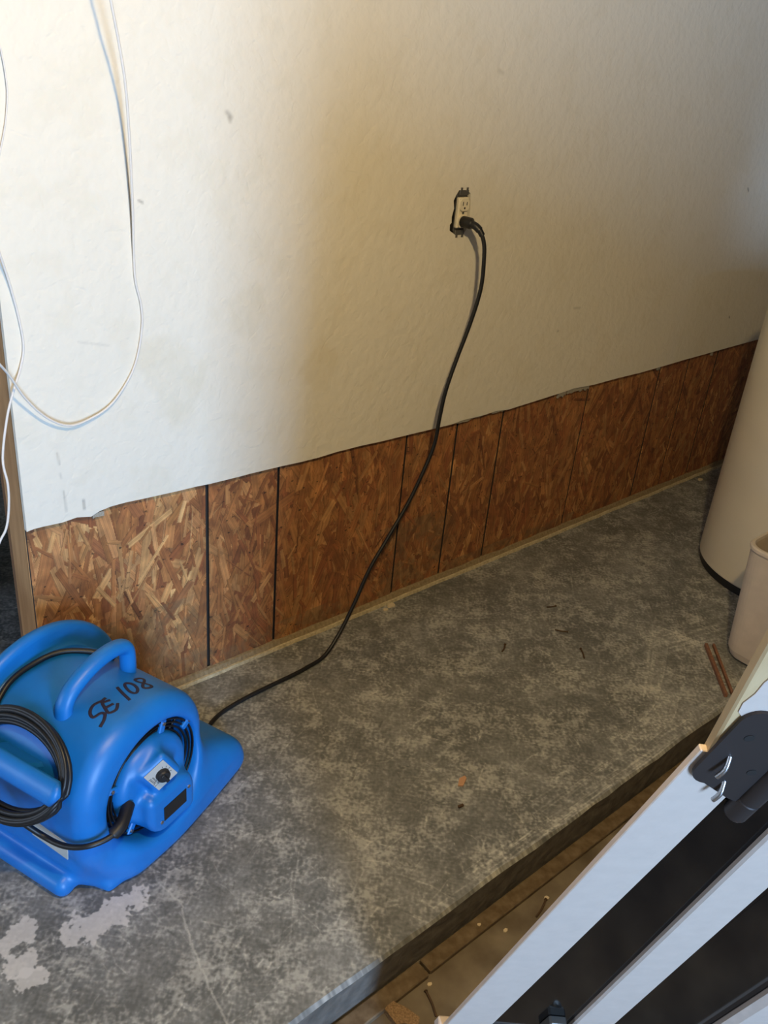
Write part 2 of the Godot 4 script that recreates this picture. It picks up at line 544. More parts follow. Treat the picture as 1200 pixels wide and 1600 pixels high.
func plaster_colour() -> ImageTexture:
	var w := 1024
	var h := 640
	var pxm := 320.0
	var n1 := noise(0.02, 31, 5).get_image(w, h).get_data()
	var n2 := noise(0.1, 32, 4).get_image(w, h).get_data()
	var mark := PackedFloat32Array()
	mark.resize(w * h)
	var at := func(x: float, y: float) -> Vector2: return Vector2((x - 0.5) * pxm, (2.5 - y) * pxm)
	# scuffs and pencil marks
	for q in [[0.983, 1.318, 0.992, 1.31, 2.2, 0.3], [0.988, 1.308, 0.99, 1.303, 2.0, 0.25], [0.795, 1.165, 0.802, 1.161, 1.2, 0.4], [0.60, 0.70, 0.603, 0.675, 1.1, 0.2], [0.602, 0.655, 0.604, 0.645, 1.1, 0.15], [0.606, 0.615, 0.608, 0.57, 1.1, 0.22], [0.645, 0.585, 0.6455, 0.565, 1.2, 0.45], [2.18, 0.812, 2.21, 0.81, 1.6, 0.2], [3.14, 0.675, 3.145, 0.67, 1.4, 0.7], [3.03, 1.13, 3.04, 1.12, 1.3, 0.6], [1.72, 1.425, 1.735, 1.42, 2.4, 0.14], [2.12, 0.75, 2.125, 0.75, 1.5, 0.3], [0.72, 0.9, 0.66, 0.915, 1.0, 0.1]]:
		put_stroke(mark, w, h, at.call(q[0], q[1]), at.call(q[2], q[3]), q[4], q[5])
	var data := PackedByteArray()
	data.resize(w * h * 3)
	var base := Color8(226, 220, 205)
	var stain := Color8(202, 190, 160)
	for y in h:
		for x in w:
			var i := y * w + x
			var X := x / pxm + 0.5
			var Y := 2.5 - y / pxm
			var s := clampf((n1[i] / 255.0 - 0.55) * 0.5, 0.0, 0.10) + (n2[i] / 255.0 - 0.5) * 0.08
			# old damp marks low on the wall
			for q in [[0.85, 0.82, 0.07, 0.10], [1.03, 0.92, 0.05, 0.08], [1.24, 0.77, 0.05, 0.06]]:
				var e := 1.0 - Vector2((X - q[0]) / q[2], (Y - q[1]) / q[3]).length() + (n1[i] / 255.0 - 0.5) * 0.9
				if e > 0.0: s += clampf(e * 3.0, 0.0, 1.0) * 0.16
			var c := base.lerp(stain, clampf(s, 0.0, 1.0)).lerp(Color8(90, 86, 80), clampf(mark[i], 0.0, 0.8))
			data[i * 3] = c.r8; data[i * 3 + 1] = c.g8; data[i * 3 + 2] = c.b8
	return ImageTexture.create_from_image(Image.create_from_data(w, h, false, Image.FORMAT_RGB8, data))

func make_materials() -> void:
	var osb := mat("strand_board", Color.WHITE, 0.75)
	osb.albedo_texture = strand_board()
	var con := mat("concrete", Color.WHITE, 0.6)
	con.albedo_texture = concrete()
	var pl := mat("plaster", Color.WHITE, 0.75)
	pl.albedo_texture = plaster_colour()
	pl.heightmap_enabled = true
	pl.heightmap_texture = plaster_height()
	pl.heightmap_scale = 0.3
	grainy(mat("plain_wall", Color8(120, 104, 86), 0.9), 0.02, 61, Color(0.92, 0.92, 0.92), Color.WHITE, 0.8)
	grainy(mat("cream_wall", Color8(220, 212, 196), 0.9), 0.02, 60, Color(0.92, 0.92, 0.92), Color.WHITE, 0.8)
	grainy(mat("riser", Color8(112, 106, 98), 0.9), 0.02, 62, Color(0.7, 0.7, 0.7), Color.WHITE, 2.0, 0.3)
	grainy(mat("dirty_floor", Color8(134, 126, 112), 0.85), 0.012, 63, Color(0.66, 0.62, 0.58), Color(1, 0.98, 0.95), 1.3, 0.2)
	grainy(mat("dirty_strip", Color8(124, 108, 86), 0.85), 0.02, 64, Color(0.7, 0.66, 0.6), Color.WHITE, 3.0)
	grainy(mat("mortar", Color8(160, 142, 110), 0.9), 0.03, 65, Color(0.72, 0.7, 0.66), Color.WHITE, 5.0, 0.3)
	grainy(mat("mortar_lip", Color8(214, 200, 166), 0.9), 0.03, 59, Color(0.72, 0.7, 0.66), Color.WHITE, 5.0)
	grainy(mat("stud_wood", Color8(194, 150, 100), 0.75), 0.01, 66, Color(0.84, 0.8, 0.76), Color.WHITE, 1.5)
	M.stud_wood.uv1_scale = Vector3(5, 0.7, 5)
	grainy(mat("old_wood", Color8(150, 112, 78), 0.8), 0.01, 67, Color(0.8, 0.78, 0.75), Color.WHITE, 1.5)
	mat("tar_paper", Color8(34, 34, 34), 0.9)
	grainy(mat("gypsum", Color8(176, 168, 152), 0.95), 0.05, 68, Color(0.8, 0.8, 0.8), Color.WHITE, 8.0)
	var blue := mat("blue_plastic", Color8(20, 114, 192), 0.42)
	grainy(blue, 0.012, 69, Color(0.88, 0.92, 0.94), Color.WHITE, 2.5)
	mat("black_rubber", Color8(20, 20, 21), 0.45)
	mat("black_plastic", Color8(24, 24, 26), 0.5)
	mat("black_wire", Color8(22, 22, 24), 0.35, 0.3)
	mat("steel", Color8(190, 190, 192), 0.3, 1.0)
	mat("zinc", Color8(128, 126, 120), 0.5, 0.8)
	mat("label_grey", Color8(176, 174, 168), 0.5)
	mat("marker", Color8(34, 22, 40), 0.6)
	mat("ivory", Color8(226, 216, 190), 0.4)
	mat("slot", Color8(28, 24, 20), 0.8)
	mat("white_cable", Color8(220, 215, 208), 0.5)
	grainy(mat("tank_enamel", Color8(204, 194, 170), 0.35), 0.01, 70, Color(0.96, 0.96, 0.96), Color.WHITE, 1.0)
	grainy(mat("beige_plastic", Color8(198, 184, 166), 0.5), 0.02, 71, Color(0.93, 0.93, 0.93), Color.WHITE, 2.0)
	grainy(mat("white_paint", Color8(206, 190, 176), 0.5), 0.02, 72, Color(0.95, 0.95, 0.95), Color.WHITE, 4.0, 0.05)
	grainy(mat("pine", Color8(208, 180, 136), 0.6), 0.008, 73, Color(0.86, 0.82, 0.76), Color.WHITE, 3.0)
	M.pine.uv1_scale = Vector3(14, 1.5, 14)
	mat("dark_glass", Color8(6, 7, 9), 0.08).metallic_specular = 0.28
	mat("hinge_bronze", Color8(60, 54, 52), 0.5, 0.5)
	grainy(mat("red_wood", Color8(140, 98, 74), 0.7), 0.03, 74, Color(0.75, 0.72, 0.7), Color.WHITE, 6.0)
	mat("rust", Color8(84, 64, 46), 0.7, 0.3)
	mat("chip_wood", Color8(186, 142, 106), 0.7)
	grainy(mat("splinter_wood", Color8(170, 140, 104), 0.8), 0.05, 75, Color(0.6, 0.56, 0.5), Color.WHITE, 8.0)
	mat("crumb", Color8(206, 190, 160), 0.9)
	mat("tote_blue", Color8(24, 92, 138), 0.5)

# ---------------------------------------------------------------- the place
func build_shell() -> void:
	# the wall in view: boards of strand board below, plaster board above, dark paper behind the joints
	var wall := thing("wall_back", "cream plastered wall with a strip of bare strand board along its foot", "wall", Vector3.ZERO, "", "structure")
	var st := begin()
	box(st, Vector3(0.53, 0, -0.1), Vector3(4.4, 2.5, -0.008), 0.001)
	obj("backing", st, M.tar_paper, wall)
	var edges := [0.53, 0.942, 1.140, 1.560, 1.755, 1.948, 2.359, 2.771, 2.957, 3.156, 3.56, 3.97, 4.38]
	var gaps := [0.0, 0.0042, 0.0032, 0.0034, 0.0028, 0.0034, 0.0036, 0.004, 0.0032, 0.004, 0.004, 0.004, 0.0]
	for i in edges.size() - 1:
		var x0: float = edges[i] + gaps[i]
		var x1: float = edges[i + 1] - gaps[i + 1]
		var b := begin()
		var t := 0.0015
		var uv := func(x: float, y: float) -> Vector2: return Vector2((x - 0.5) * 680.0 / 2048.0, 0.985 - y * 680.0 / 420.0)
		var dz := rng.randf_range(-0.0008, 0.0008)
		quad(b, Vector3(x0 + t, 0.004, dz), Vector3(x1 - t, 0.004, dz), Vector3(x1 - t, 0.6, dz), Vector3(x0 + t, 0.6, dz), Vector3.BACK, [uv.call(x0, 0.004), uv.call(x1, 0.004), uv.call(x1, 0.6), uv.call(x0, 0.6)])
		for e in [[x0, x0 + t, -1.0], [x1, x1 - t, 1.0]]:
			var n := Vector3(e[2], 0, 1).normalized()
			quad(b, Vector3(e[0], 0.004, dz - t), Vector3(e[1], 0.004, dz), Vector3(e[1], 0.6, dz), Vector3(e[0], 0.6, dz - t), n, [uv.call(e[0], 0.004), uv.call(e[1], 0.004), uv.call(e[1], 0.6), uv.call(e[0], 0.6)])
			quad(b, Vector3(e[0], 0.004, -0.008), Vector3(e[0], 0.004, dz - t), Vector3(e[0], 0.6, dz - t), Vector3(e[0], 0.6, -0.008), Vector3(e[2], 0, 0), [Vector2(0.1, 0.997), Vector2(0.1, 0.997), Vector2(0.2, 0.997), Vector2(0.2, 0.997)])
		obj("siding_board", b, M.strand_board, wall)
	# plaster board: ragged lower edge, a rough hole cut for the outlet
	var low := [[0.527, 0.545], [0.56, 0.547], [0.6, 0.545], [0.63, 0.548], [0.66, 0.541], [0.68, 0.549], [0.72, 0.553], [0.78, 0.551], [0.86, 0.548], [0.94, 0.545], [1.05, 0.544], [1.14, 0.542], [1.25, 0.539], [1.34, 0.541], [1.45, 0.538], [1.56, 0.536], [1.66, 0.534], [1.72, 0.533], [1.76, 0.537], [1.84, 0.535], [1.90, 0.538], [1.95, 0.532], [2.05, 0.536], [2.16, 0.540], [2.21, 0.542], [2.26, 0.545], [2.36, 0.540], [2.5, 0.541], [2.62, 0.539], [2.77, 0.541], [2.9, 0.544], [3.05, 0.545], [3.2, 0.547], [3.45, 0.549], [4.4, 0.55]]
	var hole := [[1.6359, 1.1591], [1.6279, 1.1483], [1.621, 1.1352], [1.6255, 1.1171], [1.6208, 1.0971], [1.6225, 1.0835], [1.6175, 1.0791], [1.619, 1.0649], [1.6373, 1.0552]]
	var hole_r := [[1.668, 1.0534], [1.6793, 1.0668], [1.6845, 1.085], [1.6825, 1.1173], [1.6775, 1.1491], [1.666, 1.1583]]
	var mid := 1.652
	var left := PackedVector2Array()
	var right := PackedVector2Array()
	for i in low.size():
		var p := Vector2(low[i][0], low[i][1])
		if p.x < mid:
			left.append(p)
			if i + 1 < low.size() and low[i + 1][0] < mid and rng.randf() < 0.7:
				var q := p.lerp(Vector2(low[i + 1][0], low[i + 1][1]), rng.randf_range(0.3, 0.7))
				left.append(q + Vector2(0, rng.randf_range(-0.0015, 0.0015)))
		else: right.append(p)
	left.append(Vector2(mid, 0.534)); left.append(Vector2(mid, 1.0545))
	for i in range(hole.size() - 1, -1, -1): left.append(Vector2(hole[i][0], hole[i][1]))
	left.append(Vector2(mid, 1.1588)); left.append(Vector2(mid, 2.5)); left.append(Vector2(0.527, 2.5)); left.append(Vector2(0.526, 1.6)); left.append(Vector2(0.528, 1.1))
	right.append(Vector2(4.4, 2.5)); right.append(Vector2(mid, 2.5)); right.append(Vector2(mid, 1.1588))
	for i in range(hole_r.size() - 1, -1, -1): right.append(Vector2(hole_r[i][0], hole_r[i][1]))
	right.append(Vector2(mid, 1.0545)); right.append(Vector2(mid, 0.534))
	var d := begin()
	for p in [left, right]:
		prism(d, p, Vector3(0, 0, 0.001), Vector3.RIGHT, Vector3.UP, Vector3.BACK, 0.0115, Vector2(1 / 3.2, -0.5), Vector2(0.5, 2.5), false)
	obj("plaster_board", d, M.plaster, wall)
	# torn paper and crumbled gypsum hanging from the cut
	for q in [[1.70, 1.80, 0.010], [1.80, 1.87, 0.006], [1.885, 1.94, 0.009], [2.19, 2.225, 0.016], [2.235, 2.30, 0.008], [2.30, 2.345, 0.011], [0.665, 0.69, 0.003], [2.735, 2.75, 0.01], [3.09, 3.10, 0.008]]:
		var poly := PackedVector2Array([Vector2(q[0], 0.545), Vector2(q[1], 0.545)])
		var n := 7
		for k in n:
			var t: float = 1.0 - k / float(n - 1)
			poly.append(Vector2(lerpf(q[0], q[1], t), 0.536 - q[2] * rng.randf_range(0.15, 1.0)))
		var s := begin()
		prism(s, poly, Vector3(0, 0, 0.0025), Vector3.RIGHT, Vector3.UP, Vector3.BACK, 0.007)
		obj("torn_paper", s, M.gypsum, wall)
	# pale ridge of mortar where the boards meet the slab
	var bs := thing("baseboard_back", "pale ridge of mortar along the foot of the strand board", "baseboard", Vector3.ZERO, "", "structure")
	var ms := begin()
	var lip := begin()
	var nz := noise(9.0, 12, 3)
	var prev := []
	for i in 121:
		var x := 0.53 + 3.85 * i / 120.0
		var w := nz.get_noise_1d(x) * 0.003
		var up := 0.022 + nz.get_noise_1d(x + 20.0) * 0.004
		var ring := [Vector3(x, up, -0.002), Vector3(x, up - 0.003, 0.006 + w * 0.4), Vector3(x, 0.009, 0.012 + w), Vector3(x, 0.0085, 0.017 + w), Vector3(x, -0.001, 0.019 + w)]
		if prev.size():
			for k in 4:
				var n: Vector3 = -(ring[k + 1] - ring[k]).cross(Vector3.RIGHT).normalized()
				if n.dot(Vector3(0, 1, 1)) < 0: n = -n
				quad(lip if k >= 2 else ms, prev[k], ring[k], ring[k + 1], prev[k + 1], n)
		prev = ring
	obj("mortar_ridge", ms, M.mortar, bs)
	obj("mortar_lip", lip, M.mortar_lip, bs)

	# end stud and the trim piece behind it
	var stud := begin()
	box(stud, Vector3(0.529, 0.0, -0.098), Vector3(0.567, 2.5, -0.006), 0.003)
	var so := obj("trim_1", stud, M.stud_wood)
	tag(so, "bare wooden stud at the left end of the plastered wall", "stud", "", "structure")
	var tr := begin()
	box(tr, Vector3(0.545, 0.0, -0.165), Vector3(0.583, 2.5, -0.100), 0.003)
	tag(obj("trim_2", tr, M.old_wood), "darker old wood post behind the bare end stud", "post", "", "structure")

	# floor: the raised slab, its front face, the lower floor with strips of wood along the joint
	var floor := thing("floor", "worn grey concrete slab ending in a low step down to a brown dirty floor", "floor", Vector3.ZERO, "", "structure")
	var sl := begin()
	var rs := begin()
	var fe := noise(7.0, 15, 3)
	var uvs := func(p: Vector3) -> Vector2: return Vector2((p.x - 0.2) * SLAB_PX / 2048.0, p.z * SLAB_PX / 560.0)
	var xs := []
	for i in 161: xs.append(-3.6 + 8.0 * i / 160.0)
	for i in xs.size() - 1:
		var x0: float = xs[i]
		var x1: float = xs[i + 1]
		var e0 := 0.878 + fe.get_noise_1d(x0) * 0.004
		var e1 := 0.878 + fe.get_noise_1d(x1) * 0.004
		var c0 := 0.006 + fe.get_noise_1d(x0 * 3.0 + 50.0) * 0.004
		var c1 := 0.006 + fe.get_noise_1d(x1 * 3.0 + 50.0) * 0.004
		var a := Vector3(x0, 0, -1.7)
		var b := Vector3(x1, 0, -1.7)
		var c := Vector3(x1, 0, e1 - c1)
		var dd := Vector3(x0, 0, e0 - c0)
		quad(sl, a, b, c, dd, Vector3.UP, [uvs.call(a), uvs.call(b), uvs.call(c), uvs.call(dd)])
		var c2 := Vector3(x1, -c1, e1)
		var d2 := Vector3(x0, -c0, e0)
		quad(sl, dd, c, c2, d2, Vector3(0, 1, 1).normalized(), [uvs.call(dd), uvs.call(c), uvs.call(c), uvs.call(dd)])
		quad(rs, d2, c2, Vector3(x1, -0.1, 0.876), Vector3(x0, -0.1, 0.876), Vector3.BACK)
	obj("concrete_slab", sl, M.concrete, floor)
	obj("slab_front", rs, M.riser, floor)
	var lf := begin()
	box(lf, Vector3(-3.7, -0.2, 0.85), Vector3(4.6, -0.095, FRONT + 0.1), 0.001)
	obj("lower_floor", lf, M.dirty_floor, floor)
	for q in [[-1.2, 0.868], [0.874, 2.4], [2.405, 4.4]]:
		var s := begin()
		box(s, Vector3(q[0], -0.096, 0.881), Vector3(q[1], -0.083, 0.912 + (0.003 if q[0] < 0 else 0.0)), 0.002)
		obj("joint_strip", s, M.dirty_strip, floor)

	# the rest of the room, out of the picture: side walls, ceiling, and the front wall with its doorway to the daylight
	var plain := [
		["wall_right", Vector3(4.4, -0.1, -1.75), Vector3(4.5, 2.5, FRONT + 0.1), "plain wall at the far right side of the garage"],
		["ceiling", Vector3(-3.7, 2.5, -1.85), Vector3(4.5, 2.6, FRONT + 0.1), "plain flat ceiling over the whole garage"],
		["wall_far", Vector3(-3.7, -0.1, -1.85), Vector3(4.5, 2.5, -1.75), "dim plain wall of the space behind the stud"],
	]
	for q in plain:
		var s := begin()
		box(s, q[1], q[2], 0.001)
		tag(obj(q[0], s, M.cream_wall if q[0] == "wall_far" else M.plain_wall), q[3], "ceiling" if q[0] == "ceiling" else "wall", "", "structure")
	var lw := thing("wall_left", "plain cream wall at the far left side with an added window opening", "wall", Vector3.ZERO, "", "structure")
	for q in [[-0.1, 0.8, -1.75, FRONT + 0.1], [2.0, 2.5, -1.75, FRONT + 0.1], [0.8, 2.0, -1.75, SIDE_Z0], [0.8, 2.0, SIDE_Z1, FRONT + 0.1]]:
		var s := begin()
		box(s, Vector3(-3.7, q[0], q[2]), Vector3(-3.6, q[1], q[3]), 0.001)
		obj("wall_panel", s, M.cream_wall, lw)
	var fw := thing("wall_front", "plain wall with an open doorway behind the viewer", "wall", Vector3.ZERO, "", "structure")
	for q in [[Vector3(-3.6, -0.1, FRONT), Vector3(DOOR_X0, 2.5, FRONT + 0.1)], [Vector3(DOOR_X1, -0.1, FRONT), Vector3(4.45, 2.5, FRONT + 0.1)], [Vector3(DOOR_X0, DOOR_TOP, FRONT), Vector3(DOOR_X1, 2.5, FRONT + 0.1)]]:
		var s := begin()
		box(s, q[0], q[1], 0.001)
		obj("wall_panel", s, M.plain_wall, fw)

const DOOR_X0 := -0.82
const DOOR_X1 := 0.02
const DOOR_TOP := 2.2
const FRONT := 4.8
const SIDE_Z0 := -1.3
const SIDE_Z1 := -0.3

func build_lights() -> void:
	var cam := Camera3D.new()
	cam.name = "camera"
	cam.transform = Transform3D(Basis(Vector3(0.754, 0.084, 0.651), Vector3(0.248, 0.882, -0.401), Vector3(-0.607, 0.465, 0.644)).orthonormalized(), CAM)
	cam.fov = 59.85
	cam.near = 0.02
	add_child(cam)
	cam.current = true
	var we := WorldEnvironment.new()
	we.name = "world"
	var env := Environment.new()
	env.background_mode = Environment.BG_SKY
	var sky := Sky.new()
	var ps := ProceduralSkyMaterial.new()
	ps.sky_top_color = Color(0.45, 0.62, 0.92)
	ps.sky_horizon_color = Color(0.78, 0.85, 0.95)
	ps.ground_bottom_color = Color(0.4, 0.4, 0.4)
	ps.ground_horizon_color = Color(0.7, 0.72, 0.75)
	ps.sky_energy_multiplier = 1.2
	sky.sky_material = ps
	env.sky = sky
	env.tonemap_mode = Environment.TONE_MAPPER_LINEAR
	env.tonemap_exposure = 0.67
	env.sdfgi_enabled = true
	env.ssao_enabled = true
	env.ssil_enabled = true
	we.environment = env
	add_child(we)
	# daylight in the doorway
	var a := AreaLight3D.new()
	a.name = "doorway_daylight"
	a.area_size = Vector2(DOOR_X1 - DOOR_X0, DOOR_TOP)
	a.position = Vector3((DOOR_X0 + DOOR_X1) / 2, DOOR_TOP / 2, FRONT + 0.05)
	a.light_color = Color(0.67, 0.82, 1.0)
	a.light_energy = 40.0
	a.area_range = 20.0
	a.shadow_enabled = true
	add_child(a)
	# added light in an unseen side window, brightens the space beyond the stud
	var b := AreaLight3D.new()
	b.name = "added_window_light"
	b.area_size = Vector2(SIDE_Z1 - SIDE_Z0, 1.2)
	b.position = Vector3(-3.65, 1.4, (SIDE_Z0 + SIDE_Z1) / 2)
	b.rotation.y = -PI / 2
	b.light_color = Color(0.80, 0.88, 1.0)
	b.light_energy = 7.0
	b.area_range = 20.0
	b.shadow_enabled = true
	add_child(b)

func build_lamp() -> void:
	var at := Vector3(0.42, 2.30, 1.55)
	var t := thing("ceiling_lamp", "round glowing bulb in a ceiling holder above the viewer", "lamp", at)
	var s := begin()
	lathe(s, Vector3(0, 0.07, 0), Vector3.RIGHT, Vector3.UP, Vector3.BACK, [Vector2(0.02, -0.01), Vector2(0.03, 0.02), Vector2(0.055, 0.11), Vector2(0.055, 0.13)], 24)
	obj("holder", s, M.ivory, t)
	var g := mat("bulb_glow", Color8(255, 240, 210), 0.4)
	g.emission_enabled = true
	g.emission = Color(1.0, 0.8, 0.52)
	g.emission_energy_multiplier = 3.0
	var b := begin()
	var prof := []
	for k in 13:
		var u := PI * k / 12.0
		prof.append(Vector2(maxf(0.04 * sin(u), 0.0), -0.04 * cos(u) + 0.02))
	lathe(b, Vector3.ZERO, Vector3.RIGHT, Vector3.UP, Vector3.BACK, prof, 24)
	obj("bulb", b, g, t)
	var o := OmniLight3D.new()
	o.name = "lamp_light"
	o.position = Vector3(0, -0.05, 0)
	o.light_color = Color(1.0, 0.88, 0.65)
	o.light_energy = 4.0
	o.omni_range = 12.0
	o.omni_attenuation = 2.0
	o.light_size = 0.05
	o.shadow_enabled = true
	t.add_child(o)

# ---------------------------------------------------------------- the blower
func fan_part(called: String, st: SurfaceTool, m: Material, parent: Node) -> MeshInstance3D:
	return obj(called, st, m, parent)

func drop(x: float, z: float) -> Vector3:
	var p := Vector3(x, 0.5, z)
	for k in 40:
		var d := housing_field(p)
		if d < 0.0004: break
		p.y -= d * 0.8
	return p

func build_fan() -> void:
	var fan := thing("air_mover", "blue plastic carpet blower with black cord wrapped on its back", "blower", FAN_AT)
	fan.transform.basis = Basis(FAN_X, Vector3.UP, FAN_Z).orthonormalized()
	var hs := nets(housing_field, Vector3(-0.105, -0.012, -0.32), Vector3(0.43, 0.425, 0.06), 0.0062)
	var house := obj("housing", hs, M.blue_plastic, fan)
	# carrying handle
	var h := begin()
	var hz := -0.121
	tube(h, curve([Vector3(0.036, 0.30, hz), Vector3(0.031, 0.345, hz), Vector3(0.044, 0.378, hz), Vector3(0.080, 0.401, hz), Vector3(0.122, 0.413, hz), Vector3(0.163, 0.413, hz), Vector3(0.186, 0.402, hz), Vector3(0.192, 0.378, hz), Vector3(0.191, 0.32, hz)], 5), 0.017, 16, Vector3(0, 0, 1), 0.0145)
	obj("handle", h, M.blue_plastic, fan)
	# cord cleat on the upper back
	var mn := Vector3(-0.849, 0.529, 0)
	var tn := Vector3(0.529, 0.849, 0)
	var p0 := Vector3(0.115, 0.185, 0) + mn * 0.19
	var c := begin()
	var cl := func(t: float, z: float, o: float) -> Vector3: return p0 + tn * t + mn * o + Vector3(0, 0, z)
	tube(c, PackedVector3Array([cl.call(-0.008, -0.275, 0.030), cl.call(-0.008, -0.2, 0.032), cl.call(-0.008, -0.034, 0.032), cl.call(-0.008, -0.029, 0.032)]), 0.023, 18, tn, 0.013)
	bar(c, cl.call(-0.008, -0.15, 0.0), Vector3(0, 0, 1), tn, mn, Vector3(0.05, 0.02, 0.03), 0.006)
	obj("cord_cleat", c, M.blue_plastic, fan)
	# the wound cord
	var coil := begin()
	var loop := []
	for k in 9 * 24 + 1:
		var a := TAU * k / 24.0
		var n := k / 24
		var g: float = [1.0, 0.86, 0.95, 0.80, 1.02, 0.9, 0.76, 0.97, 0.84][n % 9]
		loop.append(cl.call(-0.012 + sin(a) * 0.090 * g + 0.006 * sin(n * 2.1), -0.148 + cos(a) * 0.120 * (0.6 + 0.4 * g), 0.002 + 0.007 * ((n * 5) % 3) + 0.012 * maxf(0.0, -sin(a))))
	tube(coil, curve(loop, 2), 0.0052, 7)
	obj("cord_coil", coil, M.black_rubber, fan)
	# its tail: round the back corner and into the motor cover
	var tail := begin()
	tube(tail, curve([cl.call(-0.09, -0.12, 0.008), Vector3(-0.075, 0.165, -0.08), Vector3(-0.07, 0.165, -0.03), Vector3(-0.055, 0.175, 0.01), Vector3(-0.02, 0.178, 0.03), Vector3(0.01, 0.185, 0.03), Vector3(0.03, 0.19, 0.015)], 6), 0.0055, 8)
	obj("cord_tail", tail, M.black_rubber, fan)
	var rel := begin()
	tube(rel, curve([Vector3(-0.012, 0.178, 0.03), Vector3(0.01, 0.185, 0.03), Vector3(0.045, 0.192, 0.012)], 4), 0.012, 10)
	obj("strain_relief", rel, M.black_plastic, fan)
	# power lead laid over the top towards the wall
	var lead := begin()
	var lp := []
	for q in [[-0.02, -0.25], [0.03, -0.262], [0.09, -0.262], [0.14, -0.245], [0.18, -0.21], [0.205, -0.17]]:
		lp.append(drop(q[0], q[1]) + Vector3(0, 0.006, 0))
	tube(lead, curve(lp, 5), 0.0055, 8)
	obj("cord_loop", lead, M.black_rubber, fan)
	# inlet: dark throat, wire rings and spokes
	var thr := begin()
	lathe(thr, Vector3(0.125, 0.19, -0.053), Vector3.RIGHT, Vector3.BACK, Vector3.UP, [Vector2(0.0, 0.0), Vector2(0.117, 0.0)], 40)
	obj("inlet_throat", thr, M.slot, fan)
	var grille := Node3D.new()
	grille.name = "inlet_grille"
	fan.add_child(grille)
	for k in 6:
		var r := 0.072 + k * 0.0085
		var rp := PackedVector3Array()
		for j in 61: rp.append(Vector3(0.125 + cos(TAU * j / 60) * r, 0.19 + sin(TAU * j / 60) * r, -0.014 + 0.002 * k))
		var rg := begin()
		tube(rg, rp, 0.0022, 6, Vector3(0, 0, 1), -1.0, false)
		obj("wire_ring", rg, M.black_wire, grille)
	for a in [0.9, 2.2, 3.6, 5.2]:
		var sp_ := begin()
		tube(sp_, PackedVector3Array([Vector3(0.125 + cos(a) * 0.07, 0.19 + sin(a) * 0.07, -0.016), Vector3(0.125 + cos(a) * 0.12, 0.19 + sin(a) * 0.12, -0.006)]), 0.0028, 6)
		obj("spoke", sp_, M.black_wire, grille)
	# motor cover
	var cover := obj("motor_cover", nets(cover_field, Vector3(0.015, 0.07, -0.06), Vector3(0.225, 0.3, 0.06), 0.004), M.blue_plastic, fan)
	for q in [[1.25, 0.103], [2.75, 0.103], [4.1, 0.103], [0.55, 0.116]]:
		var at := Vector3(0.122 + cos(q[0]) * q[1], 0.192 + sin(q[0]) * q[1], -0.004)
		var rad := Vector3(cos(q[0]), sin(q[0]), 0)
		var tb := begin()
		bar(tb, at, rad, Vector3(-rad.y, rad.x, 0), Vector3(0, 0, 1), Vector3(0.014, 0.007, 0.004), 0.002)
		var tab := obj("mounting_tab", tb, M.blue_plastic, cover)
		tab.name = "mounting_tab"
		var sc := begin()
		lathe(sc, at + rad * 0.006 + Vector3(0, 0, 0.004), Vector3.RIGHT, Vector3.BACK, Vector3.UP, [Vector2(0.0042, 0), Vector2(0.0036, 0.002), Vector2(0.0, 0.0022)], 12)
		obj("screw", sc, M.steel, cover)
	# control label with its knob and print
	var la := LABEL_A.normalized()
	var lb := LABEL_B.normalized()
	var ln := la.cross(-lb).normalized()
	var ctr := LABEL_AT + ln * 0.0006
	var lab := begin()
	bar(lab, ctr, la, -lb, ln, Vector3(0.0225, 0.027, 0.0008), 0.0004)
	var label := obj("control_label", lab, M.label_grey, cover)
	label.set_meta("label", "pale grey speed label")
	var kc := ctr + la * 0.003
	var kn := begin()
	lathe(kn, kc + ln * 0.0008, la, ln, lb, [Vector2(0.0135, 0.0), Vector2(0.0128, 0.008), Vector2(0.0105, 0.011), Vector2(0.0, 0.011)], 24)
	bar(kn, kc + ln * 0.012, lb, la, ln, Vector3(0.011, 0.0035, 0.004), 0.001)
	obj("knob", kn, M.black_plastic, cover)
	for q in [["1 Speed", -0.0185, 0.0055], ["Air Mover", -0.0130, 0.0042]]:
		var tm := TextMesh.new()
		var f := SystemFont.new()
		f.font_names = PackedStringArray(["Droid Sans"])
		tm.font = f
		tm.text = q[0]
		tm.font_size = 32
		tm.pixel_size = q[2] / 24.0
		tm.depth = 0.0003
		var ti := MeshInstance3D.new()
		ti.name = "print"
		ti.mesh = tm
		ti.material_override = M.slot
		ti.transform = Transform3D(Basis(-lb, -la, ln).orthonormalized(), ctr + la * q[1] + ln * 0.0009)
		cover.add_child(ti, true)
	for k in 5:
		var a := (k - 2) * 0.5
		var tk := begin()
		var rd := la * cos(a) + lb * sin(a)
		bar(tk, kc + rd * 0.0165 + ln * 0.0009, rd, ln.cross(rd), ln, Vector3(0.0018, 0.0005, 0.0003), 0.0001)
		obj("dial_mark", tk, M.slot, cover)
	var rp2 := begin()
	bar(rp2, Vector3(0.131, 0.137, 0.0455), Vector3.RIGHT, Vector3.UP, Vector3.BACK, Vector3(0.031, 0.0165, 0.001), 0.0005)
	obj("rating_plate", rp2, M.black_plastic, cover).set_meta("label", "black rating plate")
	for q in [[0.094, 0.122], [0.170, 0.152]]:
		var sc := begin()
		lathe(sc, Vector3(q[0], q[1], 0.0445), Vector3.RIGHT, Vector3.BACK, Vector3.UP, [Vector2(0.004, 0), Vector2(0.0034, 0.0022), Vector2(0.0, 0.0024)], 12)
		obj("screw", sc, M.steel, cover)
	# sticker low on the back
	var stk := begin()
	var sx := -0.0555
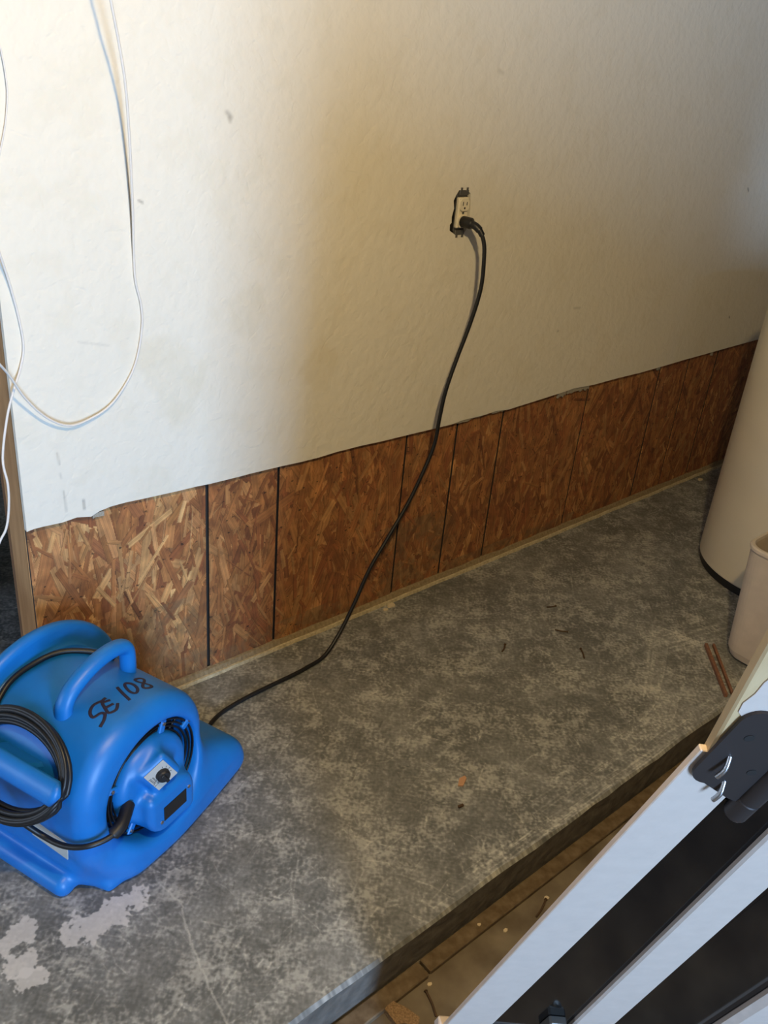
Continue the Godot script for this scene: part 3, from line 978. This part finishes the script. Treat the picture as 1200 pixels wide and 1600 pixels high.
	bar(stk, Vector3(sx, 0.135, -0.085), Vector3(0, -0.1, 1).normalized(), Vector3(0, 1, 0.1).normalized(), Vector3(-1, 0, 0), Vector3(0.045, 0.022, 0.0012), 0.0005)
	obj("back_sticker", stk, M.label_grey, fan).set_meta("label", "pale grey sticker")
	# marker writing on the top: SE 108
	var strokes := [
		[Vector2(0.0859, -0.0821), Vector2(0.0688, -0.0858), Vector2(0.0534, -0.0777), Vector2(0.0486, -0.0649), Vector2(0.0621, -0.0605), Vector2(0.0644, -0.0525), Vector2(0.0532, -0.0438), Vector2(0.0395, -0.0391)],
		[Vector2(0.0962, -0.0829), Vector2(0.0842, -0.0793), Vector2(0.0736, -0.0592), Vector2(0.0707, -0.0485), Vector2(0.084, -0.0446), Vector2(0.0981, -0.0548)],
		[Vector2(0.0829, -0.078), Vector2(0.0968, -0.0719)],
		[Vector2(0.0765, -0.0631), Vector2(0.0929, -0.0601)],
		[Vector2(0.1299, -0.0878), Vector2(0.123, -0.0661), Vector2(0.1171, -0.0435)],
		[Vector2(0.1539, -0.0758), Vector2(0.1479, -0.084), Vector2(0.1407, -0.0781), Vector2(0.1346, -0.0604), Vector2(0.1378, -0.0487), Vector2(0.1485, -0.0546), Vector2(0.1539, -0.0683), Vector2(0.153, -0.0781)]]
	var eight := []
	for k in 25:
		var t := TAU * k / 24.0
		eight.append(Vector2(0.172, -0.0625) + Vector2(0.96, 0.28) * sin(2.0 * t) * 0.0085 + Vector2(0.28, -0.96) * cos(t) * 0.020)
	strokes.append(eight)
	var wr := begin()
	for s in strokes:
		var pts := []
		for q in s: pts.append(Vector3(q.x, 0, q.y))
		var path := PackedVector3Array()
		for p in curve(pts, 4): path.append(drop(p.x, p.z))
		tube(wr, path, 0.0006, 8, Vector3.UP, 0.0031)
	obj("marker_writing", wr, M.marker, house).set_meta("label", "black marker writing SE 108")

# ---------------------------------------------------------------- wall things
func build_wall_things() -> void:
	# outlet
	var o := thing("wall_outlet", "uncovered ivory duplex outlet in a rough hole in the wall", "outlet", Vector3(1.652, 1.106, 0.0))
	var b := begin()
	box(b, Vector3(-0.036, -0.054, -0.0075), Vector3(0.034, 0.054, -0.004), 0.001)
	obj("outlet_box", b, M.slot, o)
	var y := begin()
	box(y, Vector3(-0.016, -0.044, 0.004), Vector3(0.02, 0.044, 0.007), 0.0005)
	for s in [-1.0, 1.0]:
		box(y, Vector3(-0.014, s * 0.047 - 0.006, 0.004), Vector3(0.018, s * 0.047 + 0.006, 0.014), 0.001)
		for e in [-0.008, 0.012]:
			box(y, Vector3(e - 0.0035, s * 0.054 - 0.005, 0.0125), Vector3(e + 0.0035, s * 0.054 + 0.005, 0.0142), 0.0005)
	obj("mounting_yoke", y, M.zinc, o)
	var f := begin()
	box(f, Vector3(-0.015, -0.036, 0.006), Vector3(0.019, 0.036, 0.0165), 0.002)
	obj("outlet_body", f, M.ivory, o)
	for s in [-1.0, 1.0]:
		var face := begin()
		var poly := PackedVector2Array()
		for k in 28:
			var a := TAU * k / 28.0
			poly.append(Vector2(0.002 + clampf(cos(a) * 0.0175, -0.0152, 0.0152), s * 0.0195 + clampf(sin(a) * 0.0165, -0.0142, 0.0142)))
		prism(face, poly, Vector3(0, 0, 0.0162), Vector3.RIGHT, Vector3.UP, Vector3.BACK, 0.0045)
		var fo := obj("socket_face", face, M.ivory, o)
		var sl := begin()
		for q in [[-0.0045, 0.003, 0.0011, 0.0046], [0.0085, 0.003, 0.0011, 0.0040]]:
			box(sl, Vector3(q[0] - q[2], s * 0.0195 + q[1] - q[3], 0.0205), Vector3(q[0] + q[2], s * 0.0195 + q[1] + q[3], 0.0211), 0.0001)
		obj("slot", sl, M.slot, fo)
		var gr := begin()
		lathe(gr, Vector3(0.002, s * 0.0195 - 0.0075, 0.0205), Vector3.RIGHT, Vector3.BACK, Vector3.UP, [Vector2(0.0026, 0), Vector2(0.0026, 0.0006), Vector2(0, 0.0006)], 12)
		obj("ground_hole", gr, M.slot, fo)
	var scw := begin()
	lathe(scw, Vector3(0.002, 0, 0.0165), Vector3.RIGHT, Vector3.BACK, Vector3.UP, [Vector2(0.0032, 0), Vector2(0.0028, 0.0014), Vector2(0, 0.0016)], 12)
	obj("screw", scw, M.zinc, o)
	# black power cord from the outlet down to the slab and behind the blower
	var cord := thing("power_cord", "black power cord hanging from the outlet and trailing to the blower", "cord", Vector3(1.654, 1.0865, 0.021))
	var k0 := cord.position
	var plug := begin()
	var rgd := Vector3(0.30, -0.25, 0.92).normalized()
	tube(plug, curve([Vector3(0, 0, 0.0004), Vector3(0.001, 0, 0.012), Vector3(0.004, -0.001, 0.024)], 4), 0.0155, 14, Vector3.RIGHT, 0.0135)
	tube(plug, curve([Vector3(0.003, -0.001, 0.022), Vector3(0.008, -0.005, 0.036), Vector3(0.013, -0.013, 0.046)], 4), 0.0105, 12, Vector3.RIGHT, 0.009)
	obj("plug", plug, M.black_rubber, cord)
	var rl := begin()
	tube(rl, curve([Vector3(0.012, -0.010, 0.044), Vector3(0.017, -0.024, 0.053)], 4), 0.0075, 12)
	obj("strain_relief", rl, M.black_rubber, cord)
	var pts := [Vector3(1.666, 1.073, 0.068), Vector3(1.674, 1.05, 0.078), Vector3(1.676, 1.013, 0.085), Vector3(1.674, 0.936, 0.09), Vector3(1.657, 0.847, 0.085), Vector3(1.629, 0.756, 0.08), Vector3(1.603, 0.674, 0.08), Vector3(1.593, 0.605, 0.08), Vector3(1.584, 0.524, 0.08), Vector3(1.551, 0.447, 0.08), Vector3(1.51, 0.371, 0.08), Vector3(1.444, 0.284, 0.083), Vector3(1.382, 0.206, 0.088), Vector3(1.335, 0.125, 0.095), Vector3(1.278, 0.049, 0.105), Vector3(1.22, 0.0095, 0.119), Vector3(1.16, 0.006, 0.128), Vector3(1.112, 0.006, 0.133), Vector3(1.031, 0.006, 0.136), Vector3(0.953, 0.006, 0.141), Vector3(0.881, 0.006, 0.154), Vector3(0.832, 0.006, 0.180), Vector3(0.822, 0.006, 0.212)]
	for i in pts.size(): pts[i] -= k0
	var ct := begin()
	tube(ct, curve(pts, 5), 0.0052, 9)
	obj("cable", ct, M.black_rubber, cord)
	# white cables
	var wires := [
		["white cable hanging in a long loop down the plastered wall", [Vector3(0.69, 1.62, 0.115), Vector3(0.718, 1.487, 0.1), Vector3(0.736, 1.426, 0.085), Vector3(0.752, 1.36, 0.07), Vector3(0.765, 1.269, 0.05), Vector3(0.775, 1.159, 0.03), Vector3(0.779, 1.064, 0.018), Vector3(0.781, 1.016, 0.0165), Vector3(0.79, 0.972, 0.0165), Vector3(0.79, 0.927, 0.0165), Vector3(0.776, 0.865, 0.0165), Vector3(0.753, 0.822, 0.018), Vector3(0.716, 0.782, 0.02), Vector3(0.674, 0.762, 0.022), Vector3(0.627, 0.756, 0.025), Vector3(0.583, 0.782, 0.03), Vector3(0.543, 0.832, 0.04), Vector3(0.512, 0.888, 0.06), Vector3(0.475, 0.943, 0.09), Vector3(0.42, 1.05, 0.11), Vector3(0.40, 1.3, 0.11), Vector3(0.42, 1.8, 0.1), Vector3(0.45, 2.5, 0.08)]],
		["white cable bulging over the corner and dropping past the stud", [Vector3(0.49, 2.5, 0.05), Vector3(0.48, 1.6, 0.05), Vector3(0.50, 1.25, 0.045), Vector3(0.514, 1.16, 0.04), Vector3(0.53, 1.09, 0.03), Vector3(0.544, 1.038, 0.02), Vector3(0.555, 0.974, 0.0165), Vector3(0.558, 0.921, 0.0165), Vector3(0.547, 0.882, 0.02), Vector3(0.529, 0.851, 0.03), Vector3(0.507, 0.803, 0.04), Vector3(0.487, 0.729, 0.05), Vector3(0.487, 0.681, 0.06), Vector3(0.484, 0.636, 0.06), Vector3(0.474, 0.591, 0.06), Vector3(0.451, 0.549, 0.06), Vector3(0.40, 0.4, 0.05), Vector3(0.38, 0.1, 0.0), Vector3(0.34, 0.004, -0.06)]],
		["thin white wire curving at the upper left corner of the wall", [Vector3(0.53, 2.5, 0.03), Vector3(0.54, 1.6, 0.02), Vector3(0.566, 1.429, 0.018), Vector3(0.572, 1.394, 0.018), Vector3(0.575, 1.358, 0.018), Vector3(0.574, 1.331, 0.018), Vector3(0.567, 1.293, 0.018), Vector3(0.555, 1.254, 0.018), Vector3(0.541, 1.215, 0.018), Vector3(0.50, 1.12, 0.02), Vector3(0.44, 0.9, 0.03), Vector3(0.42, 0.5, 0.03), Vector3(0.41, 0.1, 0.02), Vector3(0.37, 0.003, 0.0)]]]
	var first: Array = wires[0][1]
	first.push_front(Vector3(0.64, 2.0, 0.1)); first.push_front(Vector3(0.6, 2.5, 0.08))
	for i in wires.size():
		var s := begin()
		tube(s, curve(wires[i][1], 6), 0.0014 if i == 2 else 0.0023, 8, Vector3.UP)
		tag(obj("white_cable" if i < 2 else "thin_wire", s, M.white_cable), wires[i][0], "cable")
	# blue tote glimpsed past the stud
	var tote := thing("storage_tote", "dark blue plastic tote in the dim space behind the stud", "tote", Vector3(0.395, 0.0, -0.87))
	var tb := begin()
	box(tb, Vector3(-0.25, 0.0, -0.2), Vector3(0.25, 0.42, 0.2), 0.02)
	obj("body", tb, M.tote_blue, tote)
	for yy in [0.1, 0.2]:
		var r := begin()
		box(r, Vector3(-0.257, yy, -0.207), Vector3(0.257, yy + 0.02, 0.207), 0.005)
		obj("rib", r, M.tote_blue, tote)
	var lid := begin()
	box(lid, Vector3(-0.27, 0.42, -0.22), Vector3(0.27, 0.455, 0.22), 0.01)
	obj("lid", lid, M.tote_blue, tote)

# ---------------------------------------------------------------- things at the right
func build_right_things() -> void:
	var tank := thing("storage_tank", "round cream enamelled tank on a black base ring", "tank", Vector3(2.78, 0, 0.62))
	var t := begin()
	lathe(t, Vector3.ZERO, Vector3.RIGHT, Vector3.UP, Vector3.BACK, [Vector2(0.0, 0.028), Vector2(0.276, 0.028), Vector2(0.281, 0.033), Vector2(0.281, 0.93), Vector2(0.276, 0.94), Vector2(0.0, 0.95)], 72)
	obj("jacket", t, M.tank_enamel, tank)
	var r := begin()
	lathe(r, Vector3.ZERO, Vector3.RIGHT, Vector3.UP, Vector3.BACK, [Vector2(0.0, 0.0), Vector2(0.272, 0.0), Vector2(0.274, 0.003), Vector2(0.274, 0.028)], 72)
	obj("base_ring", r, M.black_rubber, tank)
	# waste bin: rounded square, tapering to the foot, rolled rim, hollow
	var bin := thing("waste_bin", "tall beige plastic bin standing in front of the round tank", "bin", Vector3(2.305, 0, 0.875))
	var turn := Basis(Vector3.UP, 0.0)
	var ring := func(s: float, y: float, rr: float) -> Array:
		var out := []
		for k in 4:
			var cx: float = [1, -1, -1, 1][k] * (s - rr)
			var cz: float = [1, 1, -1, -1][k] * (s - rr)
			for j in 9:
				var a := PI / 2 * k + PI / 2 * j / 8.0
				out.append(turn * Vector3(cx + cos(a) * rr, y, cz + sin(a) * rr))
		return out
	var bs := begin()
	var prof := [[0.09, 0.0, 0.03], [0.118, 0.0, 0.04], [0.131, 0.008, 0.05], [0.138, 0.03, 0.05], [0.153, 0.342, 0.05], [0.157, 0.349, 0.052], [0.157, 0.356, 0.052], [0.154, 0.360, 0.05], [0.147, 0.360, 0.046], [0.144, 0.354, 0.044], [0.142, 0.33, 0.044], [0.128, 0.03, 0.04], [0.10, 0.018, 0.03]]
	var rings := []
	for q in prof: rings.append(ring.call(q[0], q[1], q[2]))
	for i in rings.size() - 1:
		var m: int = rings[i].size()
		for k in m:
			var j := (k + 1) % m
			var a: Vector3 = rings[i][k]
			var b: Vector3 = rings[i][j]
			var c: Vector3 = rings[i + 1][j]
			var d: Vector3 = rings[i + 1][k]
			var n := (c - a).cross(d - b).normalized()
			var outw := Vector3(a.x + c.x, 0, a.z + c.z).normalized()
			if i < 5 and n.dot(outw + Vector3(0, -0.4, 0)) < 0: n = -n
			if i >= 8 and n.dot(-outw + Vector3(0, 0.4, 0)) < 0: n = -n
			if i >= 5 and i < 8 and n.y < 0: n = -n
			quad(bs, a, b, c, d, n)
	var body_ := obj("body", bs, M.beige_plastic, bin)
	var fl := begin()
	var poly := PackedVector2Array()
	for p in ring.call(0.10, 0.0, 0.03): poly.append(Vector2(p.x, p.z))
	prism(fl, poly, Vector3(0, 0.014, 0), Vector3.RIGHT, Vector3.BACK, Vector3.UP, 0.004)
	obj("bottom", fl, M.beige_plastic, bin)
	# two loose strips of reddish wood
	var sticks := [[Vector3(2.165, 0, 0.695), Vector3(2.00, 0, 0.855), 0.0045, 0.006, "reddish wood strip lying nearest the step at the slab end"], [Vector3(2.185, 0, 0.708), Vector3(2.022, 0, 0.862), 0.0035, 0.005, "thinner reddish wood strip lying nearest the beige bin"]]
	for q in sticks:
		var s := begin()
		var ax: Vector3 = (q[1] - q[0]).normalized()
		var mid: Vector3 = (q[0] + q[1]) / 2
		bar(s, Vector3(0, q[3], 0), ax, Vector3.UP, ax.cross(Vector3.UP), Vector3((q[1] - q[0]).length() / 2, q[3], q[2]), 0.0012)
		var so := obj("wood_strip", s, M.red_wood)
		so.position = mid
		tag(so, q[4], "wood strip", "loose strips of wood on the slab")

# the white frames leaning at the right: local axes w (across), b (up along the stile), n (towards the viewer)
const PO := Vector3(0.705, -0.095, 1.01)
const PW := Vector3(0.789, -0.164, 0.592)
const PB := Vector3(-0.033, 0.951, 0.309)
const PN := Vector3(-0.613, -0.263, 0.745)

func build_frames() -> void:
	var door := thing("glazed_door", "white painted glazed door leaning at the right with dark glass and a bronze hinge", "door", PO)
	door.transform.basis = Basis(PW, PB, PN).orthonormalized()
	var X := Vector3.RIGHT
	var Y := Vector3.UP
	var Z := Vector3.BACK
	var s := begin()
	bar(s, Vector3(0.0405, 0.532, -0.004), X, Y, Z, Vector3(0.0335, 0.512, 0.004), 0.001)
	obj("stile", s, M.white_paint, door)
	# pine end piece, set at a slight angle to the stile
	var p := begin()
	var dir := Vector3(-0.2, 0.98, 0).normalized()
	var prp := Vector3(dir.y, -dir.x, 0)
	bar(p, Vector3(0.016, 1.035, -0.005) + dir * 0.16 + prp * 0.06, prp, dir, Z, Vector3(0.06, 0.165, 0.0065), 0.002)
	var pine := obj("pine_end", p, M.pine, door)
	var pl := begin()
	prism(pl, PackedVector2Array([Vector2(0.006, 1.112), Vector2(0.003, 1.125), Vector2(0.006, 1.14), Vector2(0.005, 1.156), Vector2(0.009, 1.18), Vector2(0.006, 1.22), Vector2(0.006, 1.30), Vector2(0.075, 1.31), Vector2(0.085, 1.05), Vector2(0.05, 1.06), Vector2(0.02, 1.10)]), Vector3(0, 0, 0.0018), X, Y, Z, 0.0009)
	obj("paint_patch", pl, M.white_paint, pine).set_meta("label", "flaking white paint")
	# hinge
	var hl := begin()
	var hp := PackedVector2Array()
	var cs := [[0.028, 1.104, 0.016, PI / 2], [0.032, 1.022, 0.021, PI]]
	hp.append(Vector2(0.082, 1.120))
	for q in cs:
		for j in 7:
			var a: float = q[3] + PI / 2 * j / 6.0
			hp.append(Vector2(q[0] + cos(a) * q[2], q[1] + sin(a) * q[2]))
	hp.append(Vector2(0.066, 0.982))
	hp.append(Vector2(0.082, 0.976))
	prism(hl, hp, Vector3(0, 0, 0.0027), X, Y, Z, 0.0035)
	var hinge := obj("hinge_leaf", hl, M.hinge_bronze, door)
	hinge.set_meta("label", "dark bronze hinge leaf")
	var kn := begin()
	lathe(kn, Vector3(0.092, 0.952, 0.004), X, Y, Z, [Vector2(0.0, 0.0), Vector2(0.011, 0.001), Vector2(0.0125, 0.004), Vector2(0.0125, 0.03), Vector2(0.0115, 0.031), Vector2(0.0115, 0.032), Vector2(0.0125, 0.033), Vector2(0.0125, 0.17), Vector2(0.0, 0.171)], 20)
	obj("hinge_knuckle", kn, M.hinge_bronze, door)
	for q in [[0.033, 1.082], [0.064, 1.105], [0.066, 1.03]]:
		var hh := begin()
		lathe(hh, Vector3(q[0], q[1], 0.0063), X, Z, Y, [Vector2(0.0048, 0.0), Vector2(0.0048, 0.0004), Vector2(0.004, 0.0005), Vector2(0.0, 0.0004)], 16)
		obj("screw_hole", hh, M.slot, hinge)
	for q in [[Vector3(0.032, 1.050, 0.006), Vector3(0.029, 1.026, 0.014)], [Vector3(0.050, 1.008, 0.005), Vector3(0.048, 0.985, 0.013)]]:
		var nl := begin()
		tube(nl, curve([q[0], q[0].lerp(q[1], 0.5) + Vector3(0.001, 0, 0.003), q[1]], 3), 0.0026, 8)
		obj("bent_nail", nl, M.steel, door)
	# dark glass either side of a white glazing bar that has slipped a little askew
	var gl := begin()
	bar(gl, Vector3(0.155, 0.88, -0.010), X, Y, Z, Vector3(0.090, 0.87, 0.002), 0.0005)
	obj("glass_pane", gl, M.dark_glass, door)
	var g2 := begin()
	bar(g2, Vector3(0.69, 0.88, -0.0102), X, Y, Z, Vector3(0.445, 0.87, 0.002), 0.0005)
	obj("glass_pane", g2, M.dark_glass, door)
	var wb := begin()
	var bd := Vector3(-0.058, 0.998, 0)
	bar(wb, Vector3(0.2255, 0.30, -0.006) + bd * 0.545, Vector3(bd.y, -bd.x, 0), bd, Z, Vector3(0.031, 0.83, 0.006), 0.003)
	obj("glazing_bar", wb, M.white_paint, door)
	var st2 := begin()
	bar(st2, Vector3(0.44, 0.84, -0.004), X, Y, Z, Vector3(0.03, 0.83, 0.012), 0.009)
	obj("glazing_bar", st2, M.white_paint, door)
	var st3 := begin()
	bar(st3, Vector3(1.170, 0.88, -0.004), X, Y, Z, Vector3(0.038, 0.87, 0.006), 0.002)
	obj("stile", st3, M.white_paint, door)
	var st4 := begin()
	bar(st4, Vector3(0.0365, 1.555, -0.006), X, Y, Z, Vector3(0.0365, 0.19, 0.004), 0.001)
	obj("stile", st4, M.white_paint, door)
	var tr := begin()
	bar(tr, Vector3(0.604, 1.71, -0.0035), X, Y, Z, Vector3(0.604, 0.045, 0.0055), 0.001)
	obj("top_rail", tr, M.white_paint, door)
	var br := begin()
	bar(br, Vector3(0.604, 0.225, -0.0085), X, Y, Z, Vector3(0.604, 0.012, 0.010), 0.002)
	obj("bottom_rail", br, M.white_paint, door)
	var la := begin()
	bar(la, Vector3(0.166, 0.290, -0.002), X, Y, Z, Vector3(0.014, 0.022, 0.008), 0.003)
	lathe(la, Vector3(0.168, 0.295, 0.007), X, Y, Z, [Vector2(0.0, -0.02), Vector2(0.007, -0.018), Vector2(0.007, 0.016), Vector2(0.0, 0.018)], 14)
	obj("latch", la, M.zinc, door).set_meta("label", "small metal latch")

# ---------------------------------------------------------------- litter
func nail_mesh(len: float) -> SurfaceTool:
	var s := begin()
	tube(s, curve([Vector3(-len / 2, 0.0022, 0), Vector3(0, 0.0024, 0.002), Vector3(len / 2, 0.003, 0.0)], 3), 0.0023, 7)
	lathe(s, Vector3(len / 2, 0.0032, 0), Vector3.UP, Vector3.RIGHT, Vector3.BACK, [Vector2(0, -0.001), Vector2(0.0035, -0.001), Vector2(0.0035, 0.001), Vector2(0, 0.0012)], 10)
	return s

func build_litter() -> void:
	var nails := [
		[Vector3(1.660, 0, 0.365), 0.5, 0.035, "short dark nail lying alone in the middle of the slab", "rust"],
		[Vector3(1.828, 0, 0.510), 0.9, 0.042, "bent dark nail lying nearest the swept dust arcs", "rust"],
		[Vector3(1.865, 0, 0.405), -0.9, 0.036, "small nail between the other two on the far slab", "rust"],
		[Vector3(1.940, 0, 0.305), -0.4, 0.030, "small pale brown nail lying farthest from the step", "rust"]]
	for q in nails:
		var o := obj("nail", nail_mesh(q[2]), M[q[4]])
		o.position = q[0]
		o.rotation.y = q[1]
		tag(o, q[3], "nail", "nails scattered on the slab")
	var lows := [[Vector3(0.835, -0.095, 0.955), 1.2, 0.05, "rusty nail on the brown lower floor near the photo's bottom edge"], [Vector3(1.16, -0.095, 0.945), 0.3, 0.05, "rusty nail on the brown lower floor beside the white frame"]]
	for q in lows:
		var o := obj("nail", nail_mesh(q[2]), M.rust)
		o.position = q[0]
		o.rotation.y = q[1]
		tag(o, q[3], "nail", "nails on the lower floor")
	var chip := begin()
	prism(chip, PackedVector2Array([Vector2(-0.016, -0.006), Vector2(0.004, -0.009), Vector2(0.017, 0.0), Vector2(0.012, 0.006), Vector2(-0.012, 0.005)]), Vector3(0, 0.0005, 0), Vector3(0.99, 0.1, 0).normalized(), Vector3.BACK, Vector3.UP, 0.004)
	var co := obj("wood_chip", chip, M.chip_wood)
	co.position = Vector3(1.203, 0, 0.656)
	co.rotation.y = 0.5
	tag(co, "orange brown wood chip lying on the slab", "wood chip")
	var sb := begin()
	tube(sb, curve([Vector3(-0.006, 0.004, 0), Vector3(0.006, 0.004, 0.002)], 2), 0.0035, 8)
	var so := obj("screw_stub", sb, M.rust)
	so.position = Vector3(1.147, 0, 0.705)
	tag(so, "tiny dark screw stub just below the orange wood chip", "screw")
	# crumbs: each a small faceted lump
	var spots := [[Vector3(1.535, 0, 0.030), 0.016, "broken flake of mortar at the foot of the strand board"], [Vector3(1.510, 0, 0.036), 0.009, "small mortar crumb beside the broken flake by the wall"], [Vector3(3.2, 0, 0.045), 0.014, "pale sliver at the wall foot beside the round tank"], [Vector3(1.06, -0.095, 0.935), 0.007, "pale curled crumb on the brown lower floor"], [Vector3(1.19, -0.095, 0.935), 0.007, "pale crumb beside the nail on the lower floor"], [Vector3(0.86, -0.095, 0.925), 0.006, "tiny pale crumb at the joint strip"], [Vector3(1.02, -0.083, 0.898), 0.005, "tiny pale crumb resting on the joint strip"]]
	for q in spots:
		var s := begin()
		var pl := PackedVector2Array()
		for k in 7:
			var a := TAU * k / 7.0
			pl.append(Vector2(cos(a), sin(a) * 0.7) * q[1] * rng.randf_range(0.55, 1.1))
		prism(s, pl, Vector3.ZERO, Vector3.RIGHT, Vector3.BACK, Vector3(0.05, 1, 0.05).normalized(), q[1] * 0.35)
		var o := obj("crumb", s, M.crumb)
		o.position = q[0]
		tag(o, q[2], "crumb", "crumbs of debris")
	# splintered chunk on the lower floor at the bottom of the picture
	var ch := begin()
	prism(ch, PackedVector2Array([Vector2(-0.02, -0.03), Vector2(0.0, -0.036), Vector2(0.012, -0.01), Vector2(0.02, 0.02), Vector2(0.004, 0.034), Vector2(-0.008, 0.012), Vector2(-0.022, 0.004)]), Vector3.ZERO, Vector3.RIGHT, Vector3.BACK, Vector3(0.1, 0.99, 0).normalized(), 0.012)
	var cho := obj("wood_splinter", ch, M.splinter_wood)
	cho.position = Vector3(0.775, -0.095, 0.945)
	tag(cho, "splintered pale wood lump on the lower floor below the step", "wood splinter")

func _ready() -> void:
	rng.seed = 20240607
	build_lights()
	make_materials()
	build_shell()
	build_fan()
	build_right_things()
	build_frames()
	build_wall_things()
	build_lamp()
	build_litter()
